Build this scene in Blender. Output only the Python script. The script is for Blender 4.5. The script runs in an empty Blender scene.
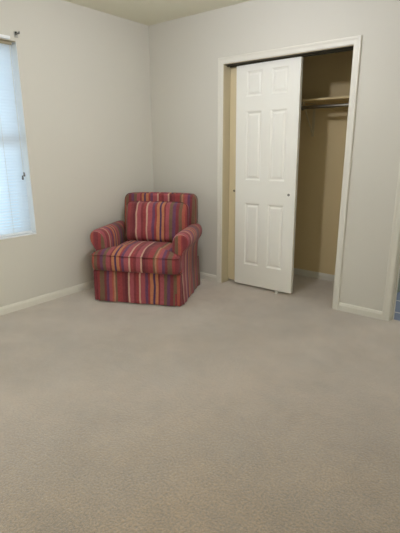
import bpy, bmesh, math
from mathutils import Vector, Matrix, noise
PI = math.pi
scn = bpy.context.scene
C = scn.collection

# ------------------------------------------------------------------ materials
def lin(c):
    return tuple(((x/255)/12.92 if x/255 <= .04045 else ((x/255+.055)/1.055)**2.4) for x in c) + (1,)

def base_mat(name, rough=.6, spec=.3):
    m = bpy.data.materials.new(name); m.use_nodes = True
    nt = m.node_tree; b = nt.nodes['Principled BSDF']
    b.inputs['Roughness'].default_value = rough
    b.inputs['Specular IOR Level'].default_value = spec
    return m, nt, b

def paint(name, col, rough=.6, spec=.25, var=.03, scale=2.0, bump=0.0, bscale=180, metallic=0):
    m, nt, b = base_mat(name, rough, spec)
    b.inputs['Metallic'].default_value = metallic
    tc = nt.nodes.new('ShaderNodeTexCoord')
    n = nt.nodes.new('ShaderNodeTexNoise'); n.inputs['Scale'].default_value = scale; n.inputs['Detail'].default_value = 3
    nt.links.new(tc.outputs['Object'], n.inputs['Vector'])
    r = nt.nodes.new('ShaderNodeMapRange'); r.inputs['To Min'].default_value = 1-var; r.inputs['To Max'].default_value = 1+var
    nt.links.new(n.outputs['Fac'], r.inputs['Value'])
    mx = nt.nodes.new('ShaderNodeVectorMath'); mx.operation = 'SCALE'
    mx.inputs[0].default_value = lin(col)[:3]
    nt.links.new(r.outputs['Result'], mx.inputs['Scale'])
    nt.links.new(mx.outputs['Vector'], b.inputs['Base Color'])
    if bump:
        n2 = nt.nodes.new('ShaderNodeTexNoise'); n2.inputs['Scale'].default_value = bscale; n2.inputs['Detail'].default_value = 2
        nt.links.new(tc.outputs['Object'], n2.inputs['Vector'])
        bp = nt.nodes.new('ShaderNodeBump'); bp.inputs['Strength'].default_value = bump; bp.inputs['Distance'].default_value = .002
        nt.links.new(n2.outputs['Fac'], bp.inputs['Height']); nt.links.new(bp.outputs['Normal'], b.inputs['Normal'])
    return m

def carpet_mat():
    m, nt, b = base_mat('carpet', .95, .05)
    L = nt.links.new
    tc = nt.nodes.new('ShaderNodeTexCoord')
    def noise_n(s, d, rough=.55):
        n = nt.nodes.new('ShaderNodeTexNoise'); n.inputs['Scale'].default_value = s
        n.inputs['Detail'].default_value = d; n.inputs['Roughness'].default_value = rough
        L(tc.outputs['Object'], n.inputs['Vector']); return n
    fine = noise_n(100, 4, .75); mid = noise_n(16, 3); big = noise_n(2.6, 3, .6)
    rf = nt.nodes.new('ShaderNodeValToRGB')
    e = rf.color_ramp.elements
    e[0].position = .30; e[0].color = lin((54, 38, 18)); e[1].position = .70; e[1].color = lin((142, 114, 74))
    L(fine.outputs['Fac'], rf.inputs['Fac'])
    def rng(n, a, c, lo=.3, hi=.7):
        r = nt.nodes.new('ShaderNodeMapRange'); r.inputs['From Min'].default_value = lo; r.inputs['From Max'].default_value = hi
        r.inputs['To Min'].default_value = a; r.inputs['To Max'].default_value = c
        L(n.outputs['Fac'], r.inputs['Value']); return r
    r1 = rng(mid, .88, 1.12); r2 = rng(big, .82, 1.16)
    mu = nt.nodes.new('ShaderNodeMath'); mu.operation = 'MULTIPLY'
    L(r1.outputs['Result'], mu.inputs[0]); L(r2.outputs['Result'], mu.inputs[1])
    sc = nt.nodes.new('ShaderNodeVectorMath'); sc.operation = 'SCALE'
    L(rf.outputs['Color'], sc.inputs[0]); L(mu.outputs['Value'], sc.inputs['Scale'])
    L(sc.outputs['Vector'], b.inputs['Base Color'])
    b.inputs['Sheen Weight'].default_value = 1.0; b.inputs['Sheen Roughness'].default_value = .6; b.inputs['Sheen Tint'].default_value = (1, 1, 1, 1)
    bp = nt.nodes.new('ShaderNodeBump'); bp.inputs['Strength'].default_value = .6; bp.inputs['Distance'].default_value = .006
    L(fine.outputs['Fac'], bp.inputs['Height']); L(bp.outputs['Normal'], b.inputs['Normal'])
    # pile fibres catch light at grazing angles: a sheen lobe added over the diffuse pile
    sh = nt.nodes.new('ShaderNodeBsdfSheen'); sh.inputs['Roughness'].default_value = .49; sh.inputs['Color'].default_value = (1, .96, .96, 1)
    fr2 = noise_n(150, 4, .8)
    r3 = rng(fr2, .25, 1.48, .36, .64)
    r4 = rng(noise_n(4.2, 5, .7), .70, 1.14)
    m3 = nt.nodes.new('ShaderNodeMath'); m3.operation = 'MULTIPLY'
    L(r3.outputs['Result'], m3.inputs[0]); L(r4.outputs['Result'], m3.inputs[1])
    s3 = nt.nodes.new('ShaderNodeVectorMath'); s3.operation = 'SCALE'; s3.inputs[0].default_value = (1, .94, .91)
    L(m3.outputs['Value'], s3.inputs['Scale']); L(s3.outputs['Vector'], sh.inputs['Color'])
    ad = nt.nodes.new('ShaderNodeAddShader')
    L(b.outputs[0], ad.inputs[0]); L(sh.outputs[0], ad.inputs[1]); L(ad.outputs[0], nt.nodes['Material Output'].inputs['Surface'])
    return m

def stripe_mat(name, offset=0.0, dark=1.0):
    W = (112, 52, 58); Rz = (150, 78, 86); OL = (98, 88, 66); PU = (88, 60, 92); NV = (62, 50, 88)
    TE = (160, 86, 70); OR = (178, 122, 82); CR = (190, 164, 142); TN = (166, 130, 100); RD = (136, 58, 62); DK = (92, 44, 50)
    # colour starts at u (metres from the centre line of the cloth)
    at = [(-.400, W), (-.365, RD), (-.340, OL), (-.298, W), (-.278, PU), (-.250, Rz), (-.222, TE), (-.207, TN), (-.192, OL), (-.176, RD),
          (-.130, W), (-.104, DK), (-.078, CR), (-.062, Rz), (-.022, W), (.0, RD), (.028, CR), (.042, Rz), (.082, PU), (.108, RD),
          (.126, OR), (.154, NV), (.174, OR), (.198, W), (.215, Rz), (.250, OL), (.276, PU), (.304, W), (.334, OL), (.360, TE), (.385, RD)]
    seq = [(c, (at[i+1][0] if i+1 < len(at) else .4)-u) for i, (u, c) in enumerate(at)]
    tot = .8
    m, nt, b = base_mat(name, .9, .12)
    L = nt.links.new
    uv = nt.nodes.new('ShaderNodeUVMap'); uv.uv_map = 'stripe'
    sx = nt.nodes.new('ShaderNodeSeparateXYZ'); L(uv.outputs['UV'], sx.inputs[0])
    tc = nt.nodes.new('ShaderNodeTexCoord')
    wob = nt.nodes.new('ShaderNodeTexNoise'); wob.inputs['Scale'].default_value = 7; wob.inputs['Detail'].default_value = 1
    L(tc.outputs['Object'], wob.inputs['Vector'])
    wr = nt.nodes.new('ShaderNodeMapRange'); wr.inputs['To Min'].default_value = offset-.008; wr.inputs['To Max'].default_value = offset+.008
    L(wob.outputs['Fac'], wr.inputs['Value'])
    a = nt.nodes.new('ShaderNodeMath'); a.operation = 'ADD'; L(sx.outputs['X'], a.inputs[0]); L(wr.outputs['Result'], a.inputs[1])
    d = nt.nodes.new('ShaderNodeMath'); d.operation = 'DIVIDE'; L(a.outputs[0], d.inputs[0]); d.inputs[1].default_value = .80
    fr = nt.nodes.new('ShaderNodeMath'); fr.operation = 'FRACT'; L(d.outputs[0], fr.inputs[0])
    cr = nt.nodes.new('ShaderNodeValToRGB'); cr.color_ramp.interpolation = 'CONSTANT'
    el = cr.color_ramp.elements
    acc = 0
    for i, (c, w) in enumerate(seq):
        if i == 0: k = el[0]; k.position = 0
        elif i == 1: k = el[1]; k.position = acc/tot
        else: k = el.new(acc/tot)
        c = tuple(a*.78+b*.22 for a, b in zip(c, (132, 66, 66)))
        k.color = tuple(v*dark for v in lin(c)[:3]) + (1,)
        acc += w
    L(fr.outputs[0], cr.inputs['Fac'])
    n = nt.nodes.new('ShaderNodeTexNoise'); n.inputs['Scale'].default_value = 60; n.inputs['Detail'].default_value = 3
    L(tc.outputs['Object'], n.inputs['Vector'])
    r = nt.nodes.new('ShaderNodeMapRange'); r.inputs['To Min'].default_value = 1.0; r.inputs['To Max'].default_value = 1.55
    L(n.outputs['Fac'], r.inputs['Value'])
    s = nt.nodes.new('ShaderNodeVectorMath'); s.operation = 'SCALE'; L(cr.outputs['Color'], s.inputs[0]); L(r.outputs['Result'], s.inputs['Scale'])
    L(s.outputs['Vector'], b.inputs['Base Color'])
    b.inputs['Sheen Weight'].default_value = .15
    w2 = nt.nodes.new('ShaderNodeTexNoise'); w2.inputs['Scale'].default_value = 14; w2.inputs['Detail'].default_value = 4
    L(tc.outputs['Object'], w2.inputs['Vector'])
    bp = nt.nodes.new('ShaderNodeBump'); bp.inputs['Strength'].default_value = .35; bp.inputs['Distance'].default_value = .02
    L(w2.outputs['Fac'], bp.inputs['Height']); L(bp.outputs['Normal'], b.inputs['Normal'])
    return m

def tile_mat():
    m, nt, b = base_mat('bathroom_tile', .25, .5)
    L = nt.links.new
    tc = nt.nodes.new('ShaderNodeTexCoord')
    mp = nt.nodes.new('ShaderNodeMapping'); mp.inputs['Location'].default_value = (.1, -.245, 0)
    L(tc.outputs['Object'], mp.inputs['Vector'])
    br = nt.nodes.new('ShaderNodeTexBrick'); br.offset = 0; br.inputs['Scale'].default_value = 1
    br.inputs['Brick Width'].default_value = .308; br.inputs['Row Height'].default_value = .308; br.inputs['Mortar Size'].default_value = .010
    br.inputs['Color1'].default_value = lin((150, 160, 188)); br.inputs['Color2'].default_value = lin((138, 150, 180)); br.inputs['Mortar'].default_value = lin((225, 228, 235))
    L(mp.outputs['Vector'], br.inputs['Vector']); L(br.outputs['Color'], b.inputs['Base Color'])
    return m

def glass_mat():
    m = bpy.data.materials.new('window_glass'); m.use_nodes = True
    nt = m.node_tree; nt.nodes.remove(nt.nodes['Principled BSDF'])
    t = nt.nodes.new('ShaderNodeBsdfTransparent'); g = nt.nodes.new('ShaderNodeBsdfGlossy'); g.inputs['Roughness'].default_value = .02
    t.inputs['Color'].default_value = (.95, .98, 1, 1)
    f = nt.nodes.new('ShaderNodeFresnel'); f.inputs['IOR'].default_value = 1.45
    mx = nt.nodes.new('ShaderNodeMixShader')
    nt.links.new(f.outputs[0], mx.inputs[0]); nt.links.new(t.outputs[0], mx.inputs[1]); nt.links.new(g.outputs[0], mx.inputs[2])
    nt.links.new(mx.outputs[0], nt.nodes['Material Output'].inputs['Surface'])
    return m

def slat_mat():
    m, nt, b = base_mat('blind_slat', .5, .3)
    b.inputs['Base Color'].default_value = lin((240, 243, 246))
    tr = nt.nodes.new('ShaderNodeBsdfTranslucent'); tr.inputs['Color'].default_value = lin((235, 242, 250))
    mx = nt.nodes.new('ShaderNodeMixShader'); mx.inputs[0].default_value = .62
    nt.links.new(b.outputs[0], mx.inputs[1]); nt.links.new(tr.outputs[0], mx.inputs[2])
    nt.links.new(mx.outputs[0], nt.nodes['Material Output'].inputs['Surface'])
    return m

WALL = (218, 215, 206)
M = dict(
    wall=paint('wall_paint', WALL, .75, .15, .02, 1.5, .12, 130),
    ceil=paint('ceiling_paint', (240, 238, 218), .85, .1, .02, 1.5, .25, 90),
    trim=paint('trim_paint', (230, 227, 217), .4, .35, .015, 3),
    door=paint('door_paint', (246, 245, 238), .42, .35, .015, 3, .05, 90),
    closet=paint('closet_paint', (226, 206, 162), .8, .1, .03, 1.5),
    track=paint('track_metal', (78, 74, 62), .7, .2, .03, 3),
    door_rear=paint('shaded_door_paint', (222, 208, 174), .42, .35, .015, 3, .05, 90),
    beige=paint('shaded_vinyl', (168, 158, 132), .5, .3, .02, 3),  # vinyl with the shade under the valance and soffit put into its colour
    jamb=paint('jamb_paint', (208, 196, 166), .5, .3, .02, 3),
    carpet=carpet_mat(), tile=tile_mat(), glass=glass_mat(), slat=slat_mat(),
    vinyl=paint('white_vinyl', (246, 248, 250), .4, .35, .01, 3),
    chrome=paint('brushed_metal', (190, 190, 188), .28, .5, .02, 5, metallic=1),
    dark=paint('dark_metal', (58, 52, 44), .4, .4, .05, 8, metallic=.6),
    grey=paint('grey_metal', (120, 118, 116), .4, .4, .05, 8, metallic=.5),
    plastic=paint('white_plastic', (230, 228, 220), .4, .4, .02, 6),
    bath=paint('bathroom_wall', (150, 158, 142), .7, .2, .02, 2),
    fabric=stripe_mat('striped_upholstery', .40),
    fabric_dark=stripe_mat('striped_piping', .40, .75),
    feet=paint('dark_wood', (52, 36, 28), .5, .3, .1, 14),
)

# ------------------------------------------------------------------ helpers
def obj(name, bm, mat, parent=None, smooth=False, label=None, cat=None, kind=None, group=None):
    bmesh.ops.recalc_face_normals(bm, faces=bm.faces)
    me = bpy.data.meshes.new(name); bm.to_mesh(me); bm.free()
    me.materials.append(mat)
    if smooth:
        for p in me.polygons: p.use_smooth = True
        if smooth != 'all': me.set_sharp_from_angle(angle=math.radians(smooth if smooth is not True else 40))
    o = bpy.data.objects.new(name, me); C.objects.link(o)
    if parent: o.parent = parent
    if label: o['label'] = label
    if cat: o['category'] = cat
    if kind: o['kind'] = kind
    if group: o['group'] = group
    return o

def struct(name, bm, mat, parent=None, **k):
    return obj(name, bm, mat, parent, kind='structure' if parent is None else None, **k)

def empty(name, loc, rz=0, label=None, cat=None, kind=None):
    o = bpy.data.objects.new(name, None); C.objects.link(o); o.location = loc; o.rotation_euler = (0, 0, rz)
    o.empty_display_size = .1
    if label: o['label'] = label
    if cat: o['category'] = cat
    if kind: o['kind'] = kind
    return o

def box(bm, x0, x1, y0, y1, z0, z1, bev=0, seg=2):
    vs = [bm.verts.new((x, y, z)) for x in (x0, x1) for y in (y0, y1) for z in (z0, z1)]
    F = [(0, 1, 3, 2), (4, 6, 7, 5), (0, 4, 5, 1), (2, 3, 7, 6), (0, 2, 6, 4), (1, 5, 7, 3)]
    fs = [bm.faces.new([vs[i] for i in f]) for f in F]
    if bev:
        es = list({e for f in fs for e in f.edges})
        bmesh.ops.bevel(bm, geom=es, offset=bev, segments=seg, affect='EDGES', profile=.5)
    return bm

def boxes(*bs, bev=0):
    bm = bmesh.new()
    for b in bs: box(bm, *b, bev=bev)
    return bm

def tube(bm, pts, r, n=10, closed=False, caps=True):
    pts = [Vector(p) for p in pts]
    rings = []
    N = len(pts)
    prev = None
    for i, p in enumerate(pts):
        if closed: t = (pts[(i+1) % N]-pts[i-1])
        else: t = pts[min(i+1, N-1)]-pts[max(i-1, 0)]
        t.normalize()
        ref = prev if prev is not None else (Vector((0, 0, 1)) if abs(t.z) < .9 else Vector((1, 0, 0)))
        a = (ref - t*ref.dot(t)).normalized(); prev = a
        b = t.cross(a)
        rr = r[i] if isinstance(r, (list, tuple)) else r
        rings.append([bm.verts.new(p+(a*math.cos(2*PI*k/n)+b*math.sin(2*PI*k/n))*rr) for k in range(n)])
    for i in range(N if closed else N-1):
        A, B = rings[i], rings[(i+1) % N]
        for k in range(n): bm.faces.new((A[k], A[(k+1) % n], B[(k+1) % n], B[k]))
    if not closed and caps:
        bm.faces.new(rings[0][::-1]); bm.faces.new(rings[-1])
    return bm

def sweep_profile(bm, prof, axis, a0, a1, f):
    """extrude closed 2D profile between a0 and a1; f(p, q, a) -> xyz"""
    A = [bm.verts.new(f(p, q, a0)) for p, q in prof]; B = [bm.verts.new(f(p, q, a1)) for p, q in prof]
    n = len(prof)
    for i in range(n): bm.faces.new((A[i], A[(i+1) % n], B[(i+1) % n], B[i]))
    bm.faces.new(A[::-1]); bm.faces.new(B)
    return bm

# ------------------------------------------------------------------ room dimensions (metres)
H = 2.485
XR, YR = 4.0, -4.6            # right wall, wall behind the camera
T = .12                       # wall thickness
OX0, OX1, OZ = .920, 2.074, 2.03      # closet opening
DX0, DX1 = 2.541, 3.31                # bathroom doorway
CB = .745                     # closet back wall
WY0, WY1, WZ0, WZ1 = -2.33, -1.430, .616, 2.105   # window opening

# floor, ceiling
struct('floor', boxes((-.15, XR+1.2, YR-.1, .06, -.1, 0), (.70, 2.30, .06, CB+.1, -.1, 0)), M['carpet'])
struct('floor_bathroom', boxes((2.30, XR+.1, .06, 2.0, -.1, -.004)), M['tile'])
struct('ceiling', boxes((-.15, XR+1.2, YR-.1, 2.1, H, H+.1)), M['ceil'])
# walls
VY0, VY1 = -3.42, -2.46         # opening of an unseen second window, added for its light
struct('wall_left', boxes((-.15, 0, YR, VY0, 0, H), (-.15, 0, VY0, VY1, 0, WZ0), (-.15, 0, VY0, VY1, WZ1, H), (-.15, 0, VY1, WY0, 0, H), (-.15, 0, WY1, T, 0, H), (-.15, 0, WY0, WY1, 0, WZ0), (-.15, 0, WY0, WY1, WZ1, H)), M['wall'])
struct('wall_back', boxes((0, OX0-.018, 0, T, 0, H), (OX0-.018, OX1+.018, 0, T, OZ+.018, H), (OX1+.018, DX0-.018, 0, T, 0, H),
                          (DX0-.018, DX1+.018, 0, T, OZ+.018, H), (DX1+.018, XR, 0, T, 0, H)), M['wall'])
HY0, HY1 = -3.62, -2.80     # unseen doorway, added to let the hallway fill light in
struct('wall_right', boxes((XR, XR+.1, YR, HY0, 0, H), (XR, XR+.1, HY1, 2.0, 0, H), (XR, XR+.1, HY0, HY1, 2.03, H)), M['wall'])
struct('wall_added_hallway', boxes((XR+1.1, XR+1.2, YR, 0, 0, H), (XR+.1, XR+1.1, YR-.1, YR, 0, H), (XR+.1, XR+1.1, 0, .1, 0, H)), M['wall'])  # unseen hallway, added around the fill lamp
struct('wall_front', boxes((-.15, XR+.1, YR-.15, YR, 0, H)), M['wall'])
struct('wall_closet', boxes((.70, 2.30, CB, CB+.1, 0, H), (.70, .80, T, CB, 0, H), (2.20, 2.30, T, CB, 0, H)), M['closet'])
struct('wall_bathroom', boxes((2.30, XR, 2.0, 2.1, 0, H), (2.30, 2.40, CB, 2.0, 0, H), (2.30, 2.38, T, CB, 0, H)), M['bath'])

# baseboards: profile with a stepped, rounded top
BB = [(0, 0), (.013, 0), (.013, .047), (.010, .053), (.010, .058), (.006, .066), (0, .068)]
def baseboard(name, p0, p1, out):
    p0, p1, out = Vector(p0), Vector(p1), Vector(out)
    bm = bmesh.new()
    sweep_profile(bm, BB, None, 0, 1, lambda p, q, a: p0.lerp(p1, a)+out*p+Vector((0, 0, q)))
    return struct(name, bm, M['trim'])
baseboard('baseboard_left', (0, YR, 0), (0, 0, 0), (1, 0, 0))
baseboard('baseboard_back', (.013, 0, 0), (OX0-.057, 0, 0), (0, -1, 0))
baseboard('baseboard_middle', (OX1+.057, 0, 0), (DX0-.057, 0, 0), (0, -1, 0))
baseboard('baseboard_closet', (.80, CB, 0), (2.20, CB, 0), (0, -1, 0))
baseboard('baseboard_right', (XR, 0, 0), (XR, HY1, 0), (-1, 0, 0))
baseboard('baseboard_front', (0, YR, 0), (XR, YR, 0), (0, 1, 0))

# casings: mitred three-sided frame with a moulded profile (w from the opening edge outwards, t out of the wall)
CP = [(.004, 0), (.004, .009), (.010, .012), (.034, .013), (.044, .017), (.054, .017), (.058, .012), (.058, 0)]
def casing(name, x0, x1, ztop):
    bm = bmesh.new()
    loops = []
    for (sx, sz, x, z) in ((-1, 0, x0, 0), (-1, 1, x0, ztop), (1, 1, x1, ztop), (1, 0, x1, 0)):
        loops.append([bm.verts.new((x+sx*w, -t, z+sz*w)) for w, t in CP])
    n = len(CP)
    for i in range(3):
        for k in range(n): bm.faces.new((loops[i][k], loops[i][(k+1) % n], loops[i+1][(k+1) % n], loops[i+1][k]))
    bm.faces.new(loops[0]); bm.faces.new(loops[-1][::-1])
    return struct(name, bm, M['trim'])
casing('trim_1', OX0, OX1, OZ)
casing('trim_2', DX0, DX1, OZ)
def jamb(name, x0, x1, mat):
    return struct(name, boxes((x0-.018, x0, -.0005, T+.001, 0, OZ), (x1, x1+.018, -.0005, T+.001, 0, OZ), (x0-.018, x1+.018, -.0005, T+.001, OZ, OZ+.018)), mat)
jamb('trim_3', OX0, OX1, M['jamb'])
jamb('trim_4', DX0, DX1, M['trim'])
# door stop strips in the bathroom doorway
struct('trim_5', boxes((DX0, DX0+.011, .05, .085, 0, OZ), (DX1-.011, DX1, .05, .085, 0, OZ), (DX0+.011, DX1-.011, .05, .085, OZ-.011, OZ)), M['trim'])
# sliding track under the closet head
struct('trim_6', boxes((OX0, OX1, .048, .052, OZ-.012, OZ), (OX0, OX1, .094, .098, OZ-.012, OZ), (OX0, OX1, .004, .118, OZ-.003, OZ)), M['track'])

# ------------------------------------------------------------------ six-panel sliding doors
PC = [(-.202, -.045), (.045, .202)]
PZ = [(.205, .795), (1.008, 1.606), (1.731, 1.937)]
def panel_door_bm(w, h, th):
    """front face at y=0, back at y=th, x centred, z 0..h; moulded raised panels on the front"""
    bm = bmesh.new()
    xs = [-w/2, PC[0][0], PC[0][1], PC[1][0], PC[1][1], w/2]
    zs = [0, PZ[0][0], PZ[0][1], PZ[1][0], PZ[1][1], PZ[2][0], PZ[2][1], h]
    g = [[bm.verts.new((x, 0, z)) for z in zs] for x in xs]
    def ring(x0, x1, z0, z1, y): return [bm.verts.new(p) for p in ((x0, y, z0), (x1, y, z0), (x1, y, z1), (x0, y, z1))]
    for i in range(5):
        for k in range(7):
            q = [g[i][k], g[i+1][k], g[i+1][k+1], g[i][k+1]]
            if i in (1, 3) and k in (1, 3, 5):
                x0, x1, z0, z1 = xs[i], xs[i+1], zs[k], zs[k+1]
                prev = q
                for ins, y in ((.004, .0035), (.010, .0085), (.016, .0105), (.020, .0105), (.034, .0035), (.037, .003)):
                    r = ring(x0+ins, x1-ins, z0+ins, z1-ins, y)
                    for j in range(4): bm.faces.new((prev[j], prev[(j+1) % 4], r[(j+1) % 4], r[j]))
                    prev = r
                bm.faces.new(prev)
            else: bm.faces.new(q)
    # sides and back
    per = [g[i][0] for i in range(6)]+[g[5][k] for k in range(1, 8)]+[g[i][7] for i in range(4, -1, -1)]+[g[0][k] for k in range(6, 0, -1)]
    back = [bm.verts.new((v.co.x, th, v.co.z)) for v in per]
    n = len(per)
    for i in range(n): bm.faces.new((per[i], back[i], back[(i+1) % n], per[(i+1) % n]))
    bm.faces.new(back)
    return bm

def pull(parent, x, z):
    bm = bmesh.new()
    # shallow cup: rim ring and dished centre
    prof = [(.0, .0005), (.005, -.0002), (.008, -.0015), (.0100, -.0022), (.011, -.0004)]
    rings = []
    for r, y in prof[1:]:
        rings.append([bm.verts.new((r*math.cos(2*PI*k/20), y, r*math.sin(2*PI*k/20))) for k in range(20)])
    c = bm.verts.new((0, prof[0][1], 0))
    for k in range(20): bm.faces.new((c, rings[0][k], rings[0][(k+1) % 20]))
    for a, b in zip(rings, rings[1:]):
        for k in range(20): bm.faces.new((a[k], a[(k+1) % 20], b[(k+1) % 20], b[k]))
    o = obj('finger_pull', bm, M['dark'], parent, smooth=True, label='small dark round finger pull')
    o.location = (x, 0, z)
    return o

DW = .62
def sliding_door(name, xc, y, z0, h, mat='door'):
    o = struct(name, panel_door_bm(DW, h, .035), M[mat])
    o.location = (xc, y, z0)
    return o
d1 = sliding_door('door_1', 1.347, .056, .024, 1.992)
d1.rotation_euler = (0, math.radians(-.55), 0)      # the leaf hangs very slightly out of plumb
pull(d1, .247, .893)
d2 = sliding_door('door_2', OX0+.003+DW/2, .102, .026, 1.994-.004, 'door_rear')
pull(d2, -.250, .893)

# floor guide of the sliding doors
bm = bmesh.new()
box(bm, 1.500, 1.532, .036, .145, .0, .006, bev=.002)
box(bm, 1.502, 1.530, .038, .047, .006, .026, bev=.002)
box(bm, 1.502, 1.530, .093, .100, .006, .028, bev=.002)
obj('floor_guide', bm, M['plastic'], label='small white plastic guide on the carpet under the front closet door', cat='door guide')

# ------------------------------------------------------------------ closet shelf, rod and bracket
SZ = 1.722
bm = bmesh.new(); box(bm, .802, 2.198, .445, CB-.001, SZ, SZ+.018, bev=.002)
sh = obj('closet_shelf', bm, M['closet'], label='cream painted board shelf running along the back of the closet', cat='shelf')
bm = bmesh.new(); box(bm, .802, 2.198, CB-.019, CB-.001, SZ-.062, SZ-.0005, bev=.002)
obj('cleat', bm, M['closet'], sh)
bm = bmesh.new(); tube(bm, [(.806, .480, SZ-.052), (2.194, .480, SZ-.052)], .0155, 20)
obj('closet_rod', bm, M['chrome'], smooth=True, label='shiny metal hanging rod under the closet shelf', cat='closet rod')
br = empty('shelf_bracket', (1.47, CB-.019, SZ), label='slim metal bracket with a slanted brace holding up the closet shelf and rod', cat='bracket')
bm = bmesh.new(); box(bm, -.012, .012, -.004, -.0005, -.30, -.002, bev=.001)
obj('wall_plate', bm, M['jamb'], br)
bm = bmesh.new(); box(bm, -.010, .010, -.272, -.005, -.006, -.002, bev=.001)
obj('top_arm', bm, M['jamb'], br)
bm = bmesh.new(); tube(bm, [(0, -.005, -.285), (0, -.05, -.235), (0, -.16, -.11), (0, -.225, -.020), (0, -.228, -.007)], .006, 8)
obj('brace', bm, M['jamb'], br, smooth=True)
bm = bmesh.new(); tube(bm, [(0, -.246-.0175*math.cos(t)*1.25, -.052-.0175*math.sin(t)*1.25) for t in [PI*k/10 for k in range(11)]], .004, 8)
tube(bm, [(0, -.268, -.052), (0, -.268, -.006)], .004, 8)
obj('rod_hook', bm, M['grey'], br, smooth=True)

# ------------------------------------------------------------------ window and blind on the left wall
wx = -.135
win = empty('window_1', (wx, (WY0+WY1)/2, WZ0), kind='structure')
hw = (WY1-WY0)/2; hh = WZ1-WZ0; mz = .775
bm = bmesh.new()
f = .045
for b in ((-.03, .03, -hw, -hw+f, 0, hh), (-.03, .03, hw-f, hw, 0, hh), (-.03, .03, -hw+f, hw-f, 0, f), (-.03, .03, -hw+f, hw-f, hh-f, hh)): box(bm, *b, bev=.003)
obj('window_frame', bm, M['vinyl'], win)
bm = bmesh.new(); box(bm, -.02, .028, -hw+f, hw-f, mz-.038, mz+.038, bev=.003)
obj('meeting_rail', bm, M['vinyl'], win)
for z0, z1, x in ((f, mz-.038, .008), (mz+.038, hh-f, -.008)):
    bm = bmesh.new(); box(bm, x-.002, x+.002, -hw+f, hw-f, z0, z1)
    obj('pane', bm, M['glass'], win)
v2 = empty('window_added', (wx, (VY0+VY1)/2, WZ0), kind='structure')  # unseen window, added to carry fill light into the room
h2 = (VY1-VY0)/2
bm = bmesh.new()
for b in ((-.03, .03, -h2, -h2+f, 0, hh), (-.03, .03, h2-f, h2, 0, hh), (-.03, .03, -h2+f, h2-f, 0, f), (-.03, .03, -h2+f, h2-f, hh-f, hh)): box(bm, *b, bev=.003)
obj('window_frame', bm, M['vinyl'], v2)
bm = bmesh.new(); box(bm, -.02, .028, -h2+f, h2-f, mz-.03, mz+.03, bev=.003)
obj('meeting_rail', bm, M['vinyl'], v2)
for z0, z1, x in ((f, mz-.03, .008), (mz+.03, hh-f, -.008)):
    bm = bmesh.new(); box(bm, x-.002, x+.002, -h2+f, h2-f, z0, z1)
    obj('pane', bm, M['glass'], v2)
# painted sill board
bm = bmesh.new(); box(bm, -.085, .006, WY0+.001, WY1-.001, WZ0, WZ0+.010, bev=.003)
struct('trim_7', bm, M['vinyl'])
# white jamb liners of the window opening
struct('trim_8', boxes((-.15, -.001, WY1-.004, WY1-.0005, WZ0+.01, WZ1), (-.15, -.001, WY0+.0005, WY0+.004, WZ0+.01, WZ1)), M['vinyl'])
struct('trim_9', boxes((-.15, -.001, WY0+.004, WY1-.004, WZ1-.004, WZ1-.0005)), M['beige'])  # head liner of the opening, its shade painted in as beige

bl = empty('window_blind', (-.040, (WY0+WY1)/2, WZ0+.012), label='white horizontal mini blind lowered over the window on the left wall', cat='blind')
bw = hw-.024; top = hh-.012
bm = bmesh.new(); box(bm, -.014, .014, -bw, bw, top-.026, top-.001, bev=.002)
obj('head_rail', bm, M['beige'], bl, label='head rail with shade painted in as beige')
bm = bmesh.new(); box(bm, .041, .060, -hw, hw-.055, top+.004, top+.025, bev=.004)
for yy in (-hw+.05, 0, hw-.11): box(bm, .030, .042, yy-.02, yy+.02, top+.006, top+.020)
obj('valance', bm, M['vinyl'], bl)
bm = bmesh.new()
ns = 62; zlo, zhi = .030, top-.036
ang = -math.radians(66)
for i in range(ns):
    z = zlo+(zhi-zlo)*i/(ns-1)
    rows = []
    for k in range(5):
        s = (k/4-.5)*.0254; cr = .0018*(1-(2*k/4-1)**2)
        px = s*math.cos(ang)+cr*math.sin(ang); pz = -s*math.sin(ang)+cr*math.cos(ang)
        rows.append((bm.verts.new((px, -bw, z+pz)), bm.verts.new((px, bw, z+pz))))
    for a, b in zip(rows, rows[1:]): bm.faces.new((a[0], a[1], b[1], b[0]))
obj('slats', bm, M['slat'], bl, smooth=True)
bm = bmesh.new(); box(bm, -.013, .013, -bw, bw, .003, .016, bev=.003)
obj('bottom_rail', bm, M['vinyl'], bl)
for y in (-bw+.16, 0, bw-.16):
    bm = bmesh.new()
    for sx in (-.0125, .0125): tube(bm, [(sx, y, .016), (sx, y, top-.034)], .0012, 6)
    obj('ladder_cord', bm, M['plastic'], bl)
bm = bmesh.new(); tube(bm, [(.020, bw-.020, .500), (.020, bw-.020, top-.034)], .0012, 6)
tube(bm, [(.023, bw-.027, .470), (.022, bw-.025, top-.034)], .0012, 6)
pc = obj('pull_cord', bm, M['plastic'], bl)
for (y, z) in ((bw-.020, .47), (bw-.035, .445)):
    bm = bmesh.new(); tube(bm, [(.022, y, z+.034), (.022, y, z+.028), (.022, y, z+.006), (.022, y, z)], [.003, .0055, .0085, .006], 12)
    obj('tassel', bm, M['grey'], pc, smooth=True, label='small grey cord tassel')

# curtain bracket left on the wall beside the top corner of the window
cb = empty('curtain_bracket', (0, -1.428, 2.152), label='small grey metal curtain bracket on the wall above the corner of the window', cat='bracket')
bm = bmesh.new(); box(bm, .0005, .004, -.014, .014, -.022, .022, bev=.001)
obj('wall_plate', bm, M['chrome'], cb)
bm = bmesh.new()
pts = [(.004, 0, .004), (.030, 0, .004), (.046, 0, .002), (.052, 0, .014)]
tube(bm, pts, [.006, .006, .0065, .005], 10)
obj('hook', bm, M['grey'], cb, smooth=True)
bm = bmesh.new(); tube(bm, [(.004, 0, .014), (.011, 0, .014)], [.008, .006], 12)
obj('screw_head', bm, M['dark'], cb, smooth=True)

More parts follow.
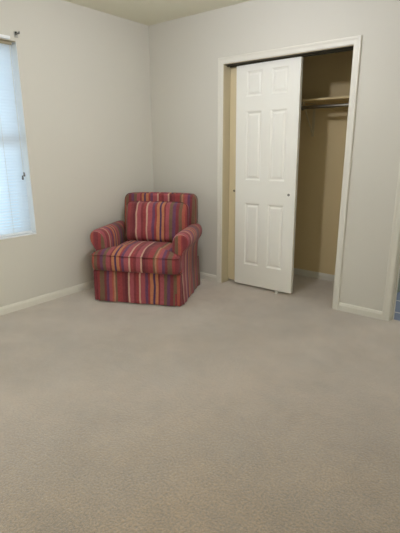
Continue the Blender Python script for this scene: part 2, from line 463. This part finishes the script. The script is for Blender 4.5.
# ------------------------------------------------------------------ armchair (local: x across, front = -y)
CH = empty('armchair', (.543, -.632, 0), math.radians(25.5),
           label='red skirted armchair with multicoloured vertical stripes in the corner of the room', cat='armchair')

def stripe_uv(o, mode, sign=1, shift=0):
    me = o.data
    uv = me.uv_layers.new(name='stripe')
    for p in me.polygons:
        n = p.normal
        for li in p.loop_indices:
            v = me.vertices[me.loops[li].vertex_index].co
            if mode == 'x': u = v.x
            elif mode == 'y': u = v.y+.23
            elif mode == 'arm': u = v.x if n.y < -.8 else v.y+.23
            else: u = v.x if abs(n.y) >= abs(n.x) else v.y+.23
            uv.data[li].uv = (u*sign+shift, v.z)
    return o

def fabric_obj(name, bm, mode, parent=CH, mat='fabric', sub=1, smooth='all', sign=1, shift=0):
    o = obj(name, bm, M[mat], parent, smooth=smooth)
    stripe_uv(o, mode, sign, shift)
    if sub:
        s = o.modifiers.new('Subdivision', 'SUBSURF'); s.levels = sub; s.render_levels = sub
    return o

def rounded_poly(pts, r, n=5):
    out = []
    N = len(pts)
    for i in range(N):
        p = Vector(pts[i]); a = (Vector(pts[i-1])-p); b = (Vector(pts[(i+1) % N])-p)
        rr = min(r[i] if isinstance(r, (list, tuple)) else r, a.length*.49, b.length*.49)
        p0 = p+a.normalized()*rr; p1 = p+b.normalized()*rr
        for k in range(n+1):
            t = k/n
            out.append(p0*(1-t)**2+p*2*t*(1-t)+p1*t*t)
    return out

def resample(loop, step, closed=True):
    out = []
    N = len(loop)
    for i in range(N):
        a, b = loop[i], loop[(i+1) % N]
        L = (b-a).length
        k = max(1, int(round(L/step)))
        for j in range(k): out.append(a.lerp(b, j/k))
    return out

# inner carcass, so the chair stands on something
bm = bmesh.new(); box(bm, -.36, .36, -.315, .30, .030, .285, bev=.02)
fabric_obj('base', bm, 'auto', sub=0, smooth=40)
for sx in (-.31, .31):
    for sy in (-.26, .25):
        bm = bmesh.new(); tube(bm, [(sx, sy, 0), (sx, sy, .032)], [.02, .026], 12)
        obj('foot', bm, M['feet'], CH, smooth=True)

# skirt: a ring of cloth with kick pleats at the corners and soft waves, flaring to the hem
bm = bmesh.new()
hx, hy0, hy1 = .396, -.352, .330
outline = resample(rounded_poly([(-hx-.008, hy0-.008), (hx, hy0), (hx, hy1), (-hx, hy1)], .022, 4), .0125)
zs = [.012, .02, .06, .12, .18, .24, .275, .286, .289]
rings = []
cen = Vector((0, -.01))
for z in zs:
    t = 1-min(1, z/.286)
    ring = []
    for p in outline:
        q = p.copy()
        d = min((p-Vector(c)).length for c in ((-hx, hy0), (hx, hy0)))
        nrm = Vector((0, 0))
        if abs(p.x) > hx-.024 and hy0+.02 < p.y: nrm = Vector((math.copysign(1, p.x), 0))
        elif p.y < 0: nrm = Vector((0, -1))
        else: nrm = Vector((0, 1))
        s = p.x if abs(nrm.y) else p.y
        wave = (.0040*math.sin(s*23+1.2)+.003*math.sin(s*51))*t
        pleat = 0
        for dp, wd, am in ((.030, .010, -.016), (.052, .011, .006)):
            pleat += am*math.exp(-((d-dp)/wd)**2)*(.25+.75*t)
        off = .014*t + wave + pleat
        if z > .28: off -= .006+(z-.28)*1.2
        q = p+nrm*off
        ring.append(bm.verts.new((q.x, q.y, z)))
    rings.append(ring)
n = len(outline)
for a, b in zip(rings, rings[1:]):
    for k in range(n): bm.faces.new((a[k], a[(k+1) % n], b[(k+1) % n], b[k]))
inner = [bm.verts.new((v.co.x*.97, v.co.y*.97, v.co.z)) for v in rings[0]]
for k in range(n): bm.faces.new((inner[k], inner[(k+1) % n], rings[0][(k+1) % n], rings[0][k]))
sk = fabric_obj('skirt', bm, 'auto', sub=0)
bm = bmesh.new()
tube(bm, [(v.x, v.y, .2885) for v in rounded_poly([(-hx+.002, hy0+.002), (hx-.002, hy0+.002), (hx-.002, hy1), (-hx+.002, hy1)], .022, 4)], .005, 8, closed=True)
fabric_obj('piping', bm, 'auto', sk, 'fabric_dark', 0)

# arms: rolled profile swept from front to back
def arm(side):
    # (outward offset from the arm's inner face, z), outer face at .10
    prof = [(.000, .20), (.000, .34), (-.002, .46), (-.004, .52), (.000, .560), (.016, .602), (.050, .628), (.092, .635), (.134, .622), (.155, .590),
            (.160, .550), (.149, .512), (.125, .486), (.108, .466), (.100, .43), (.099, .36), (.099, .275), (.097, .20)]
    ys = [-.292, -.286, -.262, -.20, -.10, .0, .10, .20, .262, .288, .292]
    ins = [.030, .013, .002, 0, 0, 0, 0, 0, .002, .013, .03]
    cx, cz = .078, .54
    bm = bmesh.new(); rings = []
    for y, i in zip(ys, ins):
        ring = []
        for w, z in prof:
            d = Vector((w-cx, z-cz)); L = d.length
            if z < .50: w2, z2 = w+(i*.6 if w < .05 else -i*.6), z
            else: w2, z2 = w-d.x/L*i, z-d.y/L*i
            # the arm dips a little toward the back and its roll narrows
            k = (y+.292)/.584
            if z > .48: w2 = .05+(w2-.05)*(1-.10*k)
            yy = y + (.010*(1-min(1, abs(w-cx)/.1)) * (-1 if y < -.27 else 0))
            ring.append(bm.verts.new((side*(.300+w2), yy, z2)))
        rings.append(ring)
    n = len(prof)
    for a, b in zip(rings, rings[1:]):
        for k in range(n): bm.faces.new((a[k], a[(k+1) % n], b[(k+1) % n], b[k]))
    # capped with a filled centre
    for r, s in ((rings[0], -1), (rings[-1], 1)):
        f = bm.faces.new(r if s < 0 else r[::-1])
    return fabric_obj('arm', bm, 'arm', sub=2)
arm(-1); arm(1)

# backrest: rounded slab leaning back
BXS = .036
bm = bmesh.new()
prof = rounded_poly([(-.335, .24), (.335, .24), (.362, .70), (.352, .900), (-.352, .900), (-.362, .70)], [.01, .01, .2, .062, .062, .2], 6)
prof = resample(prof, .04)
def lean(z): return .055+.075*max(0, (z-.28)/.62)
layers = [(.105, .045), (.095, .020), (.103, .006), (.125, 0), (.185, 0), (.215, .004), (.235, .016), (.240, .04)]
rings = []
cz = .58
for y, ins in layers:
    ring = []
    for p in prof:
        x = p.x*(1-ins/.36); z = cz+(p.y-cz)*(1-ins/.36)
        zz = z + (.010*math.cos(x/.36*PI/2) if z > .83 else 0)
        ring.append(bm.verts.new((x+BXS, y+lean(z), zz)))
    rings.append(ring)
n = len(prof)
for a, b in zip(rings, rings[1:]):
    for k in range(n): bm.faces.new((a[k], a[(k+1) % n], b[(k+1) % n], b[k]))
bm.faces.new(rings[0]); bm.faces.new(rings[-1][::-1])
bk = fabric_obj('backrest', bm, 'x', sub=1, sign=-1, shift=.06)
bm = bmesh.new()
tube(bm, [(p.x*.993+BXS, .112+lean(p.y), cz+(p.y-cz)*.993+(.010*math.cos(p.x/.36*PI/2) if p.y > .83 else 0)) for p in prof], .004, 8, closed=True)
fabric_obj('piping', bm, 'x', bk, 'fabric_dark', 0)

# T-shaped seat cushion: crowned top, bulging box sides
T_out = [(-.392, -.398), (.392, -.398), (.392, -.300), (.293, -.292), (.293, .13), (-.293, .13), (-.293, -.292), (-.392, -.300)]
loop = resample(rounded_poly(T_out, [.035, .035, .025, .02, .03, .03, .02, .025], 5), .024)
bm = bmesh.new()
def inset_loop(d):
    out = []
    N = len(loop)
    for i in range(N):
        a, b = loop[i-1], loop[(i+1) % N]
        t = (b-a).normalized(); nr = Vector((-t.y, t.x))     # inward for a counter-clockwise loop
        out.append(loop[i]+nr*d)
    return out
lev = [(.020, .292), (.006, .300), (-.003, .325), (-.008, .365), (-.004, .410), (.002, .432), (.010, .446), (.026, .458), (.045, .466)]
rings = []
for d, z in lev:
    rings.append([bm.verts.new((p.x, p.y, z - (.006 if p.y < -.33 and z > .42 else 0))) for p in inset_loop(d)])
n = len(loop)
for a, b in zip(rings, rings[1:]):
    for k in range(n): bm.faces.new((a[k], a[(k+1) % n], b[(k+1) % n], b[k]))
# top: shrink toward the centre line, crowned
prev = rings[-1]
for s, z in ((.80, .480), (.55, .490), (.28, .496)):
    r = [bm.verts.new((v.co.x*s, -.11+(v.co.y+.11)*s, z)) for v in rings[-1]]
    for k in range(n): bm.faces.new((prev[k], prev[(k+1) % n], r[(k+1) % n], r[k]))
    prev = r
c = bm.verts.new((0, -.11, .498))
for k in range(n): bm.faces.new((prev[k], prev[(k+1) % n], c))
bm.faces.new(rings[0][::-1])
sc_ = fabric_obj('seat_cushion', bm, 'x', sub=1, sign=-1)
bm = bmesh.new()
pl = inset_loop(.001)
tube(bm, [(p.x, p.y, .440-(.006 if p.y < -.33 else 0)) for p in pl], .0055, 8, closed=True)
fabric_obj('piping', bm, 'x', sc_, 'fabric_dark', 0, sign=-1)

# loose back cushion leaning against the backrest
bm = bmesh.new()
NX, NZ = 22, 18
def pil(u, v, s):
    # squircle outline with slightly concave edges, domed faces
    x = .302*u*(1-.035*(1-v*v)*0 - .02*v*v*abs(u)); z = .185*v*(1+.03*u*u)
    e = max(0, (1-abs(u)**5))**.55*max(0, (1-abs(v)**5))**.55
    th = .030+.075*e
    cr = .006*math.sin(u*9+v*3)*(1-u*u) + .005*math.sin(v*7-u*4)
    zz = z+.006*(1-u*u)*v if v > 0 else z
    y = s*th + (cr if s < 0 else 0)
    return (x, y, zz)
def squir(u, v):
    r = 9.0
    k = (abs(u)**r+abs(v)**r)**(1/r)
    m = max(abs(u), abs(v))
    return (u*m/k, v*m/k) if k > 0 else (0, 0)
fr, bkv = {}, {}
for i in range(NX+1):
    for k in range(NZ+1):
        u, v = squir(2*i/NX-1, 2*k/NZ-1)
        fr[i, k] = bm.verts.new(pil(u, v, -1)); bkv[i, k] = bm.verts.new(pil(u, v, 1))
for i in range(NX):
    for k in range(NZ):
        bm.faces.new((fr[i, k], fr[i+1, k], fr[i+1, k+1], fr[i, k+1]))
        bm.faces.new((bkv[i, k], bkv[i, k+1], bkv[i+1, k+1], bkv[i+1, k]))
per = [(i, 0) for i in range(NX)]+[(NX, k) for k in range(NZ)]+[(i, NZ) for i in range(NX, 0, -1)]+[(0, k) for k in range(NZ, 0, -1)]
for a, b in zip(per, per[1:]+per[:1]): bm.faces.new((fr[a], bkv[a], bkv[b], fr[b]))
tilt = Matrix.Translation((.048, .112, .648)) @ Matrix.Rotation(math.radians(-10), 4, 'X')
bmesh.ops.transform(bm, matrix=tilt, verts=bm.verts)
pcu = fabric_obj('back_cushion', bm, 'x', sub=1, shift=.055)
bm = bmesh.new()
ring = [Vector(pil(*squir(2*i/NX-1, 2*k/NZ-1), -1)) for i, k in per]
tube(bm, [tilt @ (p+Vector((0, .004, 0))) for p in ring], .004, 8, closed=True)
fabric_obj('piping', bm, 'x', pcu, 'fabric_dark', 0, shift=.055)

# ------------------------------------------------------------------ light
w = bpy.data.worlds.new('World'); scn.world = w; w.use_nodes = True
bg = w.node_tree.nodes['Background']; bg.inputs['Color'].default_value = (.60, .86, 1.0, 1); bg.inputs['Strength'].default_value = 1.22

def area(name, loc, rot, sx, sy, power, col, shape='RECTANGLE'):
    l = bpy.data.lights.new(name, 'AREA'); l.shape = shape; l.size = sx
    if shape in ('RECTANGLE', 'ELLIPSE'): l.size_y = sy
    l.energy = power; l.color = col
    o = bpy.data.objects.new(name, l); C.objects.link(o); o.location = loc; o.rotation_euler = rot
    return o
# warm-white bulb of the ceiling lamp in the middle of the room
pl_ = bpy.data.lights.new('ceiling_lamp', 'POINT'); pl_.energy = 30; pl_.color = (.98, .99, 1.10); pl_.shadow_soft_size = .05
po = bpy.data.objects.new('ceiling_lamp', pl_); C.objects.link(po); po.location = (1.70, -1.35, H-.20)
# added fill light, sent in through the added doorway on the right
area('hallway_fill', (XR+.55, -3.2, 1.25), (0, math.radians(90), 0), 1.9, 1.2, 47, (1.02, 1.02, .88))
# added fill light in the added second window of the left wall
area('fill_left', (-.16, (VY0+VY1)/2, (WZ0+WZ1)/2), (0, math.radians(-90), 0), hh, VY1-VY0, 43, (1.08, .98, .85))

# added lamp outside the window, brightens its right-hand reveal
area('reveal_fill', (-.62, -2.20, 1.36), (0, math.radians(-90), math.radians(50)), 1.5, .5, 28, (.86, .96, 1.0))
# added fill lamp, brightens the bathroom beyond the doorway
area('bathroom_fill', (3.2, 1.1, H-.05), (0, 0, 0), .3, .3, 16, (1, .97, .9), 'DISK')

# ------------------------------------------------------------------ camera
F, YAW, PITCH, ROLL = 430.5, .6751, .2675, -.0039
fwd = Vector((-math.sin(YAW)*math.cos(PITCH), math.cos(YAW)*math.cos(PITCH), -math.sin(PITCH)))
right = Vector((math.cos(YAW), math.sin(YAW), 0)); up = right.cross(fwd)
r = right*math.cos(ROLL)+up*math.sin(ROLL); u = -right*math.sin(ROLL)+up*math.cos(ROLL)
cd = bpy.data.cameras.new('Camera'); cam = bpy.data.objects.new('Camera', cd); C.objects.link(cam)
cd.sensor_fit = 'AUTO'; cd.sensor_width = 36; cd.lens = F/533*36; cd.clip_start = .02
cam.matrix_world = Matrix(((r.x, u.x, -fwd.x, 3.3458), (r.y, u.y, -fwd.y, -3.3819), (r.z, u.z, -fwd.z, 1.3132), (0, 0, 0, 1)))
scn.camera = cam
scn.view_settings.view_transform = 'Standard'
scn.view_settings.look = 'None'
scn.view_settings.exposure = 0
